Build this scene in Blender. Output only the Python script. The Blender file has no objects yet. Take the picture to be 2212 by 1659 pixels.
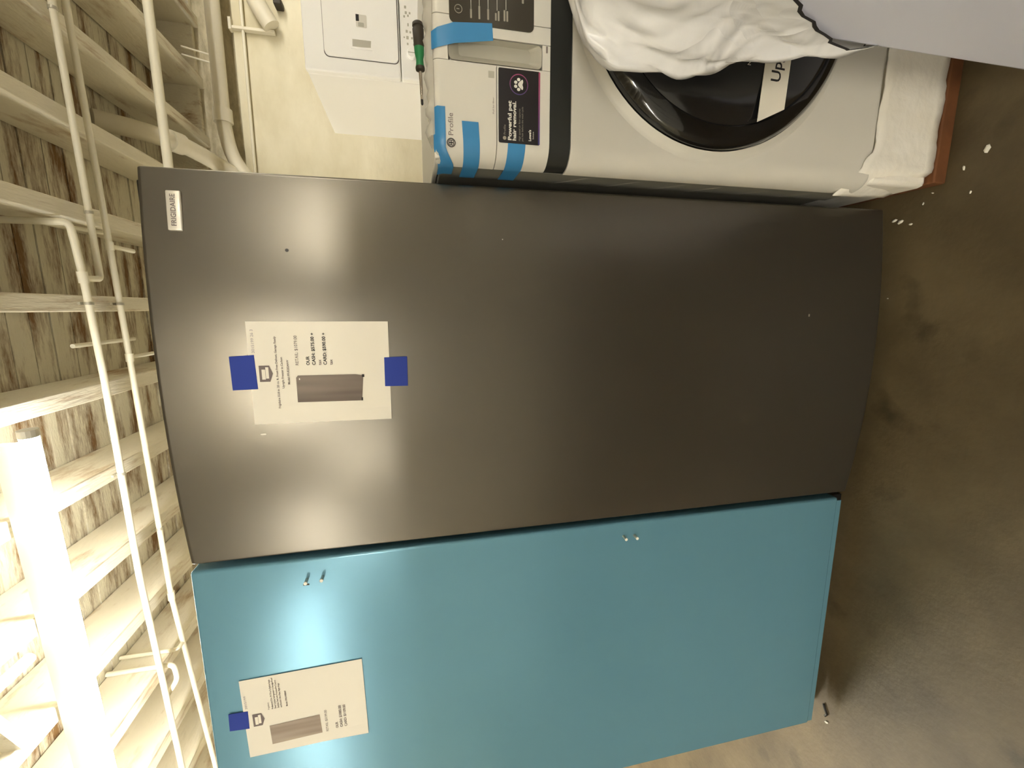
import bpy, bmesh, math, random
from mathutils import Vector, Matrix
random.seed(7)
S = bpy.context.scene
COL = S.collection
pi = math.pi

# ---------------------------------------------------------------- camera
def look(p, yw, r):
    fwd = Vector((math.sin(yw)*math.cos(p), math.cos(yw)*math.cos(p), -math.sin(p)))
    right = Vector((math.cos(yw), -math.sin(yw), 0))
    down = fwd.cross(right)
    c, s = math.cos(r), math.sin(r)
    return c*right + s*down, -s*right + c*down, fwd
cd = bpy.data.cameras.new('camera')
cam = bpy.data.objects.new('camera', cd); COL.objects.link(cam)
cd.sensor_fit = 'HORIZONTAL'; cd.sensor_width = 36.0
cd.lens = 36.0*944.75/2212.0
cd.clip_start = 0.02
_r, _d, _f = look(0.2171, -0.1756, 0.0395)
# the phone was held sideways: picture right = world down, picture up = world right
cam.matrix_world = Matrix(((_d.x, _r.x, -_f.x, 0.5635), (_d.y, _r.y, -_f.y, -1.0258),
                           (_d.z, _r.z, -_f.z, 1.3528), (0, 0, 0, 1)))
S.camera = cam

# ---------------------------------------------------------------- world, exposure
w = bpy.data.worlds.new('world'); S.world = w; w.use_nodes = True
w.node_tree.nodes['Background'].inputs[0].default_value = (1, 0.9, 0.72, 1)
w.node_tree.nodes['Background'].inputs[1].default_value = 0.0
S.view_settings.view_transform = 'Standard'
S.view_settings.look = 'None'
S.view_settings.gamma = 1.0
S.view_settings.use_curve_mapping = False
S.view_settings.exposure = 1.6
TUBE_LIGHT = 30.0

# ---------------------------------------------------------------- materials
def lin(c):
    return tuple(((v/255.0)/12.92 if v/255.0 <= 0.04045 else ((v/255.0+0.055)/1.055)**2.4) for v in c)
def mat(name, rgb, rough=0.6, metal=0.0, spec=0.5, coat=0.0, lin_in=False, **kw):
    m = bpy.data.materials.new(name); m.use_nodes = True
    b = m.node_tree.nodes['Principled BSDF']
    c = rgb if lin_in else lin(rgb)
    b.inputs['Base Color'].default_value = (*c, 1)
    b.inputs['Roughness'].default_value = rough
    b.inputs['Metallic'].default_value = metal
    b.inputs['Specular IOR Level'].default_value = spec
    b.inputs['Coat Weight'].default_value = coat
    b.inputs['Coat Roughness'].default_value = 0.15
    for k, v in kw.items():
        b.inputs[k.replace('_', ' ')].default_value = v
    return m
def nodes(m):
    return m.node_tree.nodes, m.node_tree.links, m.node_tree.nodes['Principled BSDF']
def noise_mix(m, c1, c2, scale=4.0, stretch=(1, 1, 1), lo=0.4, hi=0.6, detail=6.0, bump=0.0, bscale=40.0, rough=0.6, coords='Object', third=None, bdist=0.01):
    N, L, b = nodes(m)
    tc = N.new('ShaderNodeTexCoord'); mp = N.new('ShaderNodeMapping')
    mp.inputs['Scale'].default_value = stretch
    L.new(tc.outputs[coords], mp.inputs[0])
    n = N.new('ShaderNodeTexNoise'); n.inputs['Scale'].default_value = scale; n.inputs['Detail'].default_value = detail
    n.inputs['Roughness'].default_value = rough
    L.new(mp.outputs[0], n.inputs['Vector'])
    r = N.new('ShaderNodeValToRGB'); r.color_ramp.elements[0].position = lo; r.color_ramp.elements[1].position = hi
    r.color_ramp.elements[0].color = (*lin(c1), 1); r.color_ramp.elements[1].color = (*lin(c2), 1)
    L.new(n.outputs['Fac'], r.inputs[0])
    out = r.outputs[0]
    if third:
        n3 = N.new('ShaderNodeTexNoise'); n3.inputs['Scale'].default_value = third[1]; n3.inputs['Detail'].default_value = 5
        L.new(mp.outputs[0], n3.inputs['Vector'])
        r3 = N.new('ShaderNodeValToRGB'); r3.color_ramp.elements[0].position = third[2]; r3.color_ramp.elements[1].position = third[3]
        L.new(n3.outputs['Fac'], r3.inputs[0])
        mx = N.new('ShaderNodeMixRGB'); mx.inputs[2].default_value = (*lin(third[0]), 1)
        L.new(r3.outputs[0], mx.inputs[0]); L.new(out, mx.inputs[1]); out = mx.outputs[0]
    L.new(out, b.inputs['Base Color'])
    if bump:
        n2 = N.new('ShaderNodeTexNoise'); n2.inputs['Scale'].default_value = bscale; n2.inputs['Detail'].default_value = 4
        L.new(mp.outputs[0], n2.inputs['Vector'])
        bp = N.new('ShaderNodeBump'); bp.inputs['Strength'].default_value = bump; bp.inputs['Distance'].default_value = bdist
        L.new(n2.outputs['Fac'], bp.inputs['Height']); L.new(bp.outputs[0], b.inputs['Normal'])
    return m

M = {}
M['plank'] = noise_mix(mat('whitewashed_plank', (190, 175, 135), 0.8), (130, 98, 58), (230, 224, 202), 2.0, (1.0, 5.0, 1), 0.38, 0.54, 8, 0.5, 30, 0.7)
M['joist'] = noise_mix(mat('whitewashed_joist', (200, 185, 145), 0.75), (178, 146, 102), (242, 236, 218), 2.0, (8.0, 0.9, 3.0), 0.28, 0.45, 7, 0.5, 14, 0.65)
M['slab'] = mat('ceiling_slab', (120, 100, 70), 0.9)
M['wall'] = noise_mix(mat('painted_wall', (225, 217, 190), 0.65), (212, 203, 172), (232, 225, 200), 1.3, (1, 1, 2.0), 0.35, 0.65, 5, 0.35, 9)
M['brick'] = noise_mix(mat('painted_brick', (165, 155, 128), 0.85), (176, 166, 138), (206, 196, 168), 12, (1, 1, 2.2), 0.35, 0.65, 5, 0.8, 22)
M['floor'] = noise_mix(mat('worn_concrete', (120, 105, 75), 0.55), (74, 62, 39), (108, 94, 66), 2.4, (1, 1, 1), 0.32, 0.68, 9, 0.12, 60, 0.62, third=((58, 50, 30), 5.5, 0.60, 0.76))
M['pipe'] = mat('white_painted_pipe', (236, 230, 208), 0.4)
M['drain'] = mat('white_painted_drain', (226, 219, 198), 0.5)
M['steel'] = mat('galvanised_strap', (190, 185, 168), 0.4, 0.6)
M['carbon'] = mat('carbon_metal', (112, 107, 97), 0.275, 0.86, 0.5)
M['cabinet_dark'] = mat('dark_cabinet', (58, 56, 52), 0.55)
M['black'] = mat('black_plastic', (14, 13, 12), 0.45)
M['gasket'] = mat('black_gasket', (20, 20, 20), 0.7)
M['silver'] = mat('silver_badge', (226, 220, 206), 0.3, 0.35)
M['ink'] = mat('dark_ink', (40, 37, 36), 0.8)
M['ink_grey'] = mat('grey_ink', (120, 108, 104), 0.8)
M['ink_light'] = mat('pale_ink', (168, 158, 160), 0.8)
M['paper'] = mat('white_paper', (236, 230, 214), 0.85, spec=0.2)
M['paint_tape'] = mat('blue_painters_tape', (48, 66, 150), 0.7, spec=0.2)
M['ship_tape'] = mat('blue_shipping_tape', (58, 132, 184), 0.35)
M['white_enamel'] = mat('white_enamel', (214, 210, 198), 0.4)
M['laundry'] = mat('white_laundry_enamel', (250, 248, 242), 0.4)
M['recess'] = mat('grey_recess', (176, 172, 156), 0.4)
M['seam'] = mat('seam_shadow_gap', (92, 84, 78), 0.8)
M['charcoal_band'] = mat('charcoal_band', (40, 41, 38), 0.3)
M['black_gloss'] = mat('black_gloss', (8, 8, 9), 0.06, coat=0.6)
M['glass_black'] = mat('smoked_glass', (16, 16, 18), 0.12, coat=1.0)
M['screen'] = mat('dark_display', (62, 57, 48), 0.2)
M['light_print'] = mat('white_print', (220, 216, 204), 0.6)
M['display_print'] = mat('display_print', (150, 143, 128), 0.6)
M['sticker'] = mat('black_sticker', (30, 25, 27), 0.35)
M['side_grey'] = mat('grey_side_panel', (120, 118, 108), 0.45)
M['foam'] = noise_mix(mat('white_foam', (226, 218, 196), 0.7), (242, 236, 220), (252, 249, 240), 5, (1, 1, 1), 0.3, 0.7, 4, 0.3, 30)
M['fibre'] = noise_mix(mat('brown_fibreboard', (140, 86, 42), 0.8), (92, 54, 24), (128, 80, 42), 8, (1, 6, 1), 0.3, 0.7)
M['lavender'] = mat('lavender_film_panel', (232, 233, 246), 0.45)
M['green'] = mat('green_grip', (38, 126, 74), 0.4)
M['grip'] = mat('brown_black_grip', (52, 44, 32), 0.6)
M['chrome'] = mat('chrome', (200, 190, 178), 0.2, 0.9)
M['crumb'] = mat('white_foam_crumb', (240, 236, 220), 0.7)
M['fixture'] = mat('white_fixture', (230, 226, 212), 0.4)
M['grey_fridge'] = mat('pale_grey_appliance', (226, 223, 215), 0.35)
# blue protective film over brushed steel
m = mat('blue_film_on_brushed_steel', (104, 152, 172), 0.22, 0.26, 0.38)
N, L, b = nodes(m)
tc = N.new('ShaderNodeTexCoord'); mp = N.new('ShaderNodeMapping'); mp.inputs['Scale'].default_value = (1.2, 1, 160)
L.new(tc.outputs['Object'], mp.inputs[0])
n = N.new('ShaderNodeTexNoise'); n.inputs['Scale'].default_value = 6; n.inputs['Detail'].default_value = 3
L.new(mp.outputs[0], n.inputs['Vector'])
bp = N.new('ShaderNodeBump'); bp.inputs['Strength'].default_value = 0.03; bp.inputs['Distance'].default_value = 0.002
L.new(n.outputs['Fac'], bp.inputs['Height']); L.new(bp.outputs[0], b.inputs['Normal'])
M['blue_film'] = m
# thin white plastic sheeting: some light passes through it
m = mat('white_plastic_film', (252, 251, 249), 0.25)
b = nodes(m)[2]; b.inputs['Subsurface Weight'].default_value = 0.0
N, L, b = nodes(m)
tr = N.new('ShaderNodeBsdfTranslucent'); tr.inputs[0].default_value = (0.9, 0.88, 0.82, 1)
mx = N.new('ShaderNodeMixShader'); mx.inputs[0].default_value = 0.12
out = N['Material Output']
L.new(b.outputs[0], mx.inputs[1]); L.new(tr.outputs[0], mx.inputs[2]); L.new(mx.outputs[0], out.inputs[0])
n = N.new('ShaderNodeTexNoise'); n.inputs['Scale'].default_value = 7; n.inputs['Detail'].default_value = 2; n.inputs['Distortion'].default_value = 1.2
tc = N.new('ShaderNodeTexCoord'); L.new(tc.outputs['Object'], n.inputs['Vector'])
bp = N.new('ShaderNodeBump'); bp.inputs['Strength'].default_value = 0.55; bp.inputs['Distance'].default_value = 0.03
n2 = N.new('ShaderNodeTexNoise'); n2.inputs['Scale'].default_value = 5.5; n2.inputs['Detail'].default_value = 1.5; n2.inputs['Distortion'].default_value = 0.8
mp = N.new('ShaderNodeMapping'); mp.inputs['Scale'].default_value = (1, 1.4, 0.8); mp.inputs['Rotation'].default_value = (0.7, 0.0, 0.0)
L.new(tc.outputs['Object'], mp.inputs[0]); L.new(mp.outputs[0], n2.inputs['Vector'])
sb = N.new('ShaderNodeMath'); sb.operation = 'SUBTRACT'; sb.inputs[1].default_value = 0.5; L.new(n2.outputs['Fac'], sb.inputs[0])
ab = N.new('ShaderNodeMath'); ab.operation = 'ABSOLUTE'; L.new(sb.outputs[0], ab.inputs[0])
ml = N.new('ShaderNodeMath'); ml.operation = 'MULTIPLY_ADD'; ml.inputs[1].default_value = -2.2; L.new(ab.outputs[0], ml.inputs[0]); L.new(n.outputs['Fac'], ml.inputs[2])
L.new(ml.outputs[0], bp.inputs['Height']); L.new(bp.outputs[0], b.inputs['Normal'])
M['sheet'] = m
# clear bag film
m = mat('clear_film', (235, 230, 215), 0.15)
N, L, b = nodes(m)
tp = N.new('ShaderNodeBsdfTransparent'); mx = N.new('ShaderNodeMixShader'); mx.inputs[0].default_value = 0.45
L.new(b.outputs[0], mx.inputs[1]); L.new(tp.outputs[0], mx.inputs[2]); L.new(mx.outputs[0], N['Material Output'].inputs[0])
M['clear'] = m
m = bpy.data.materials.new('lit_tube'); m.use_nodes = True
N = m.node_tree.nodes; N.remove(N['Principled BSDF'])
e = N.new('ShaderNodeEmission'); e.inputs[0].default_value = (1.0, 0.965, 0.885, 1); e.inputs[1].default_value = TUBE_LIGHT
m.node_tree.links.new(e.outputs[0], N['Material Output'].inputs[0])
M['lit'] = m
# printed picture of a steel door: soft vertical bands, flat print
def print_mat(name, dark, light):
    m = mat(name, dark, 0.8)
    return noise_mix(m, dark, light, 14, (1.6, 0, 0.12), 0.35, 0.65, 2)
M['print_dark'] = print_mat('printed_dark_freezer', (96, 84, 76), (142, 130, 118))
M['print_steel'] = print_mat('printed_steel_fridge', (128, 112, 100), (190, 176, 158))
# sticker rim fading from magenta to indigo
def ramp_x(name, x0, x1, ca, cb):
    m = mat(name, ca, 0.4); N, L, b = nodes(m)
    tc = N.new('ShaderNodeTexCoord'); sx = N.new('ShaderNodeSeparateXYZ'); mr = N.new('ShaderNodeMapRange')
    mr.inputs[1].default_value = x0; mr.inputs[2].default_value = x1
    mx = N.new('ShaderNodeMixRGB'); mx.inputs[1].default_value = (*lin(ca), 1); mx.inputs[2].default_value = (*lin(cb), 1)
    L.new(tc.outputs['Object'], sx.inputs[0]); L.new(sx.outputs[0], mr.inputs[0]); L.new(mr.outputs[0], mx.inputs[0])
    L.new(mx.outputs[0], b.inputs['Base Color']); return m
M['rim_print'] = ramp_x('sticker_rim_print', 0.90, 1.03, (66, 60, 122), (168, 72, 104))
M['ring_print'] = ramp_x('sticker_ring_print', 0.984, 1.022, (76, 66, 120), (158, 76, 112))

# ---------------------------------------------------------------- helpers
def _link(name, me, mt, parent=None, smooth=False):
    o = bpy.data.objects.new(name, me); COL.objects.link(o)
    if mt: me.materials.append(M[mt] if isinstance(mt, str) else mt)
    if smooth:
        for p in me.polygons: p.use_smooth = True
    if parent is not None:
        o.parent = parent
        o.matrix_parent_inverse = Matrix.Translation(-Vector(parent['_w'])) if '_w' in parent else Matrix.Identity(4)
    return o
def mesh(name, vs, fs, mt, parent=None, smooth=False):
    me = bpy.data.meshes.new(name); me.from_pydata([tuple(v) for v in vs], [], fs); me.update()
    bm = bmesh.new(); bm.from_mesh(me); bmesh.ops.recalc_face_normals(bm, faces=bm.faces); bm.to_mesh(me); bm.free()
    return _link(name, me, mt, parent, smooth)
def frombm(name, bm, mt, parent=None, smooth=False):
    bmesh.ops.recalc_face_normals(bm, faces=bm.faces)
    me = bpy.data.meshes.new(name); bm.to_mesh(me); bm.free()
    return _link(name, me, mt, parent, smooth)
def autosmooth(o, ang=40):
    me = o.data
    for p in me.polygons: p.use_smooth = True
    bm = bmesh.new(); bm.from_mesh(me)
    for e_ in bm.edges:
        if len(e_.link_faces) == 2 and e_.calc_face_angle(0) > math.radians(ang): e_.smooth = False
    bm.to_mesh(me); bm.free(); return o
def bmbox(bm, lo, hi, bev=0.0, seg=2):
    r = bmesh.ops.create_cube(bm, size=1.0)
    for v in r['verts']:
        v.co = Vector([(lo[i]+hi[i])/2 + v.co[i]*(hi[i]-lo[i]) for i in range(3)])
    if bev:
        es = list({e_ for v in r['verts'] for e_ in v.link_edges})
        bmesh.ops.bevel(bm, geom=es, offset=bev, segments=seg, profile=0.5, affect='EDGES')
def box(name, lo, hi, mt, parent=None, bev=0.0, seg=2):
    bm = bmesh.new(); bmbox(bm, lo, hi, bev, seg)
    o = frombm(name, bm, mt, parent)
    if bev:
        for p in o.data.polygons: p.use_smooth = max(abs(c) for c in p.normal) < 0.999
    return o
def thing(name, label, cat, loc, group=None):
    o = bpy.data.objects.new(name, None); COL.objects.link(o); o.location = loc; o['_w'] = tuple(loc)
    o.empty_display_size = 0.05
    return tag(o, label, cat, group)
def tag(o, label=None, cat=None, group=None, kind=None):
    if label: o['label'] = label
    if cat: o['category'] = cat
    if group: o['group'] = group
    if kind: o['kind'] = kind
    return o
def rebase(o):
    me = o.data; xs = [v.co for v in me.vertices]
    c = Vector(((min(v.x for v in xs)+max(v.x for v in xs))/2, (min(v.y for v in xs)+max(v.y for v in xs))/2, min(v.z for v in xs)))
    me.transform(Matrix.Translation(-c)); o.location = c; return o
def fillet(pts, r, n=6):
    P = [Vector(p) for p in pts]; out = [P[0]]
    for i in range(1, len(P)-1):
        a, b_, c = P[i-1], P[i], P[i+1]
        d1 = (a-b_); d2 = (c-b_); rr = min(r, d1.length*0.45, d2.length*0.45)
        p1 = b_+d1.normalized()*rr; p2 = b_+d2.normalized()*rr
        for k in range(n+1):
            t = k/n; out.append((1-t)**2*p1 + 2*t*(1-t)*b_ + t*t*p2)
    out.append(P[-1]); return out
def tube_geo(pts, rad, seg=14):
    P = [Vector(p) for p in pts]; vs = []; fs = []
    R = rad if hasattr(rad, '__len__') else [rad]*len(P)
    t0 = (P[1]-P[0]).normalized(); up = Vector((0, 0, 1)) if abs(t0.z) < 0.9 else Vector((1, 0, 0))
    nrm = (up - t0*up.dot(t0)).normalized()
    for i, p in enumerate(P):
        t = (P[min(i+1, len(P)-1)]-P[max(i-1, 0)]).normalized()
        nrm = (nrm - t*nrm.dot(t)).normalized(); bn = t.cross(nrm)
        for k in range(seg):
            a = 2*pi*k/seg; vs.append(p + (nrm*math.cos(a)+bn*math.sin(a))*R[i])
    for i in range(len(P)-1):
        for k in range(seg):
            k2 = (k+1) % seg; fs.append((i*seg+k, i*seg+k2, (i+1)*seg+k2, (i+1)*seg+k))
    fs.append(tuple(range(seg))); fs.append(tuple((len(P)-1)*seg+k for k in range(seg)))
    return vs, fs
def tube(name, pts, rad, mt, parent=None, seg=14):
    vs, fs = tube_geo(pts, rad, seg); return autosmooth(mesh(name, vs, fs, mt, parent), 50)
def lathe(name, prof, c, mt, parent=None, seg=64, arc=None):
    """prof: (radius, y) pairs turned about the Y axis through c"""
    vs = []; fs = []; n = len(prof)
    for k in range(seg):
        a = 2*pi*k/seg
        for r, y in prof: vs.append((c[0]+r*math.cos(a), c[1]+y, c[2]+r*math.sin(a)))
    for k in range(seg):
        k2 = (k+1) % seg
        for i in range(n-1): fs.append((k*n+i, k*n+i+1, k2*n+i+1, k2*n+i))
    o = mesh(name, vs, fs, mt, parent); return autosmooth(o, 35)
def slab2d(name, outline, y, t, mt, parent=None, holes=None):
    """outline of (x, z) points facing -Y at depth y, thickness t towards the camera"""
    n = len(outline)
    vs = [(x, y-t, z) for x, z in outline] + [(x, y, z) for x, z in outline]
    fs = [tuple(range(n)), tuple(range(2*n-1, n-1, -1))] + [(i, (i+1) % n, n+(i+1) % n, n+i) for i in range(n)]
    return mesh(name, vs, fs, mt, parent)
def rrect(x0, x1, z0, z1, r, n=6):
    o = []
    for cx, cz, a0 in ((x1-r, z1-r, 0), (x0+r, z1-r, pi/2), (x0+r, z0+r, pi), (x1-r, z0+r, 3*pi/2)):
        for k in range(n+1):
            a = a0+pi/2*k/n; o.append((cx+r*math.cos(a), cz+r*math.sin(a)))
    return o
def disc(cx, cz, r, n=24): return [(cx+r*math.cos(2*pi*k/n), cz+r*math.sin(2*pi*k/n)) for k in range(n)]
def text(name, s, x, y, z, cap, mt, parent, width=None, rot=0.0, align='LEFT', bold=0.0, gap=1.0):
    cu = bpy.data.curves.new('t', 'FONT'); cu.body = s; cu.size = cap/0.70; cu.align_x = align; cu.space_line = gap
    cu.offset = bold*cap; cu.resolution_u = 3; cu.fill_mode = 'FRONT'
    to = bpy.data.objects.new('t', cu); COL.objects.link(to)
    bpy.context.view_layer.update()
    me = bpy.data.meshes.new_from_object(to.evaluated_get(bpy.context.evaluated_depsgraph_get()))
    bpy.data.objects.remove(to)
    xs = [v.co.x for v in me.vertices]; sx = 1.0
    if width and xs: sx = width/(max(xs)-min(xs))
    for v in me.vertices:
        a, b_ = v.co.x*sx, v.co.y
        v.co = Vector((x+a*math.cos(rot)-b_*math.sin(rot), y, z+a*math.sin(rot)+b_*math.cos(rot)))
    me.name = name; me.materials.clear()
    return _link(name, me, mt, parent)
def struct(o): o['kind'] = 'structure'; return o

# ---------------------------------------------------------------- the room
X0, X1, YB, YF = -8.0, 8.0, -13.0, 2.95
JB, JT = 2.80, 3.05
struct(box('floor', (X0, YB, -0.12), (X1, YF, 0.0), 'floor'))
wb = struct(box('wall_back', (X0, YF, -0.12), (X1, YF+0.3, 2.56), 'wall'))
ub = box('brick_course', (X0, YF+0.02, 2.56), (X1, YF+0.3, JT), 'brick', wb)
box('ledge', (X0, YF-0.015, 2.50), (X1, YF, 2.56), 'wall', wb, 0.006)
struct(box('wall_front', (X0, YB-0.2, -0.12), (X1, YB, JT), 'wall'))
struct(box('wall_left', (X0-0.2, YB, -0.12), (X0, YF+0.3, JT), 'wall'))
struct(box('wall_right', (X1, YB, -0.12), (X1+0.2, YF+0.3, JT), 'wall'))
ceil = struct(box('ceiling', (X0-0.2, YB-0.2, JT+0.03), (X1+0.2, YF+0.3, JT+0.1), 'slab'))
# subfloor planks on top of the joists, running left to right
y = YB; pk = []
while y < YF+0.06:
    wd = random.choice((0.118, 0.132, 0.140, 0.146))
    dz = random.uniform(-0.004, 0.004)
    p = box('plank', (X0, y, JT+0.004+dz), (X1, y+wd-0.006, JT+0.028), 'plank', ceil)
    y += wd
JX = [0.587+0.4055*k for k in range(-21, 19)]
for i, x in enumerate(JX):
    if x < X0+0.1 or x > X1-0.1: continue
    t = 0.0365; j = random.uniform(-0.004, 0.004)
    jo = box('joist', (x-t, YB, JB+j), (x+t, YF+0.06, JT), 'joist', ceil, 0.005, 1)
# cross bridging between the joists
for yb_ in (0.60, -3.4):
    for i in range(len(JX)-1):
        if not (-4.2 < JX[i] < 3.4): continue
        a, c = JX[i]+0.036, JX[i+1]-0.036
        for s, dy in ((0, 0.0), (1, 0.055)):
            zA, zB = (JB+0.015, JT-0.03) if s else (JT-0.03, JB+0.015)
            h = 0.030
            vs = []
            for yy in (yb_+dy, yb_+dy+0.04):
                vs += [(a, yy, zA-h), (a, yy, zA+h), (c, yy, zB+h), (c, yy, zB-h)]
            mesh('bridging', vs, [(0, 1, 2, 3), (7, 6, 5, 4), (0, 3, 7, 4), (1, 5, 6, 2), (0, 4, 5, 1), (3, 2, 6, 7)], 'joist', ceil)
# blocking between joist ends at the wall
for i in range(len(JX)-1):
    if not (0.3 < JX[i] < 4.6): continue
    box('blocking', (JX[i]+0.037, YF-0.02, JB+0.03), (JX[i+1]-0.037, YF+0.03, JT-0.002), 'joist', ceil)

# ---------------------------------------------------------------- fluorescent fixtures
def fixture(p0, p1, label, z=2.68, lamps=(0.0,), rl=0.038):
    P0 = Vector((*p0, z)); P1 = Vector((*p1, z)); mid = (P0+P1)/2
    d = (P1-P0).normalized(); s = Vector((-d.y, d.x, 0))
    t = thing('tube_light', label, 'light', (mid.x, mid.y, z), 'long tube lights')
    def bar(name, a, c, prof, mt):
        n = len(prof); vs = []
        for q in (a, c):
            for u_, v_ in prof: vs.append(q+s*u_+Vector((0, 0, v_)))
        fs = [tuple(range(n)), tuple(range(2*n-1, n-1, -1))]+[(k, (k+1) % n, n+(k+1) % n, n+k) for k in range(n)]
        return mesh(name, vs, fs, mt, t)
    bar('housing', P0+d*0.05, P1-d*0.05, [(-0.018, 0.112), (0.018, 0.112), (0.018, 0.030), (-0.018, 0.030)], 'fixture')
    for off in lamps:
        pr = [(off+rl*math.cos(a), rl*0.9*math.sin(a)+0.012) for a in [2*pi*k/18 for k in range(18)]]
        o = bar('diffuser', P0+d*0.025, P1-d*0.025, pr, 'lit'); autosmooth(o, 50)
    for q, e_ in ((P0, d), (P1, -d)):
        for off in lamps:
            bar('end_cap', q, q+e_*0.027, [(off+rl*1.06*math.cos(a), rl*0.95*math.sin(a)+0.012) for a in [2*pi*k/14 for k in range(14)]], 'fixture')
    return t
fixture((0.145, 0.80), (-2.29, 0.905), 'glowing tube light under the joists above the two tall doors', rl=0.029)
fixture((0.75, -4.4), (-1.0, -4.4), 'unseen triple tube light added over the next aisle, behind the camera', lamps=(-0.1, 0.0, 0.1))  # unseen lamp added for front light, its reflection kept behind the price sheet
fixture((6.6, -4.0), (4.2, -4.0), 'unseen double tube light added over the next aisle, nearest the right wall', lamps=(-0.06, 0.06))  # unseen lamp added to brighten washer, laundry center and sheet, clear of door reflections
fixture((-2.6, -4.0), (-5.0, -4.0), 'tube light over the next aisle, left of the triple one')
fixture((-5.3, -4.0), (-7.7, -4.0), 'tube light over the next aisle, nearest the left wall')
fixture((4.7, -6.5), (2.3, -6.5), 'double tube light two aisles behind the camera, to the right', lamps=(-0.06, 0.06))
fixture((-2.5, -8.5), (-4.9, -8.5), 'double tube light far behind the camera, to the left', lamps=(-0.06, 0.06))
fixture((-2.6, 0.92), (-5.0, 1.02), 'unseen tube light added in line with the one above the doors, further left', lamps=(-0.06, 0.06))  # unseen lamp added to throw direct light on the left floor
fixture((5.6, 0.8), (3.2, 0.8), 'unseen tube light added in line with the one above the doors, at the right end')  # unseen lamp added to light the laundry center and the wall at right

# ---------------------------------------------------------------- pipes
def pipe(name, pts, r, label, mt='pipe', fl=0.03, straps=(), cat='pipe', group=None, seg=14, fittings=()):
    o_ = thing(name, label, cat, pts[0], group)
    tube('run', fillet(pts, fl) if len(pts) > 2 else pts, r, mt, o_, seg)
    for p, d in straps:
        p = Vector(p); d = Vector(d).normalized()
        tube('strap', [p-d*0.006, p+d*0.006], r*1.25, 'steel', o_, seg)
        box('strap_tab', (p.x-0.006, p.y-0.03, p.z+r), (p.x+0.006, p.y+0.03, p.z+r+0.01), 'steel', o_)
    for p, d, l in fittings:
        p = Vector(p); d = Vector(d).normalized()
        tube('coupling', [p-d*l/2, p+d*l/2], r*1.3, mt, o_, seg)
    return o_
zp = 2.76
XD = (1, 0, 0)
def run(o_, name, pts, r, mt='pipe', fl=0.03, seg=14): return tube(name, fillet(pts, fl) if len(pts) > 2 else pts, r, mt, o_, seg)
o = pipe('water_pipe', [(0.927, 1.285, JT-0.01), (0.927, 1.285, zp), (0.694, 1.314, zp), (0.24, 1.342, zp), (-0.761, 1.364, zp), (-3.2, 1.55, zp)], 0.0145, 'thin white pipe with a hooked side run, nearest the tube light', straps=(((0.587, 1.322, zp), XD), ((-0.224, 1.352, zp), XD)), fittings=(((0.70, 1.312, zp), (1, -0.1, 0), 0.05),))
run(o, 'side_run', [(2.6, 1.372, zp), (0.700, 1.424, zp), (0.694, 1.316, zp)], 0.0135, fl=0.02)
tube('strap', [(0.986, 1.416, zp), (0.998, 1.416, zp)], 0.017, 'steel', o)
tube('strap', [(1.786, 1.394, zp), (1.798, 1.394, zp)], 0.017, 'steel', o)
o = pipe('water_pipe', [(2.6, 1.448, zp), (1.092, 1.516, zp), (0.207, 1.553, zp), (-0.853, 1.592, zp), (-1.06, 1.60, zp), (-3.2, 1.91, zp)], 0.0135, 'long thin white pipe crossing all the joists, closest to the freezer top', straps=(((0.587, 1.537, zp), XD), ((-0.63, 1.584, zp), XD)), fittings=(((0.86, 1.526, zp), XD, 0.04), ((-1.05, 1.60, zp), XD, 0.05), ((0.32, 1.549, zp), XD, 0.04)))
run(o, 'stub', [(0.859, 1.526, zp), (0.858, 1.71, zp)], 0.011)
run(o, 'stub', [(0.320, 1.549, zp), (0.322, 1.755, zp)], 0.010)
run(o, 'riser', [(-1.386, 1.585, JT-0.005), (-1.386, 1.585, zp), (-1.386, 1.645, zp)], 0.011)
pipe('branch_pipe', [(0.398, 1.325, 2.85), (0.401, 1.778, 2.85)], 0.010, 'thin white branch pipe crossing behind two pipes above the freezer middle')
pipe('branch_pipe', [(0.925, 1.315, 2.87), (0.942, 1.688, 2.87)], 0.010, 'thin white branch pipe up between the joists near the rising pipe')
pipe('branch_pipe', [(-1.388, 1.47, JT-0.005), (-1.388, 1.47, 2.728), (-1.480, 1.47, 2.718), (-1.585, 1.47, 2.785)], 0.013, 'white branch pipe with a bent elbow above the blue door', fl=0.03)
pipe('conduit', [(3.2, 1.95, 2.655), (-3.5, 1.95, 2.655)], 0.0235, 'thick straight white conduit beside the freezer top corner')
o = pipe('drain_pipe', [(4.0, 2.78, 2.62), (1.86, 2.78, 2.632), (1.66, 2.78, 2.60), (1.50, 2.80, 2.50), (1.42, 2.80, 2.36), (1.42, 2.80, 0.0)], 0.048, 'thick white drain pipe high along the wall with a fat bent branch', 'drain', 0.08, seg=20, fittings=(((1.93, 2.78, 2.632), XD, 0.09),))
run(o, 'branch', [(1.60, 2.05, 3.04), (1.60, 2.20, 2.86), (1.62, 2.45, 2.78), (1.60, 2.70, 2.70), (1.50, 2.80, 2.54)], 0.052, 'drain', 0.10, 20)
tube('coupling', [(1.612, 2.355, 2.812), (1.618, 2.445, 2.782)], 0.064, 'drain', o, 20)
for dx in (0.0, 0.05): tube('hanger', [(2.27+dx, 2.78, 2.66), (2.27+dx, 2.70, JB+0.02)], 0.006, 'drain', o, 8)
pipe('wall_conduit', [(4.0, 2.92, 2.475), (-4.0, 2.92, 2.54)], 0.011, 'thin white conduit fixed along the wall ledge')
o = pipe('insulated_pipe', [(3.05, 2.85, 2.46), (2.74, 2.86, 2.37), (2.60, 2.875, 2.28)], 0.060, 'fat wrapped white pipe end angled down the wall', 'drain', 0.1, seg=18)
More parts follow.
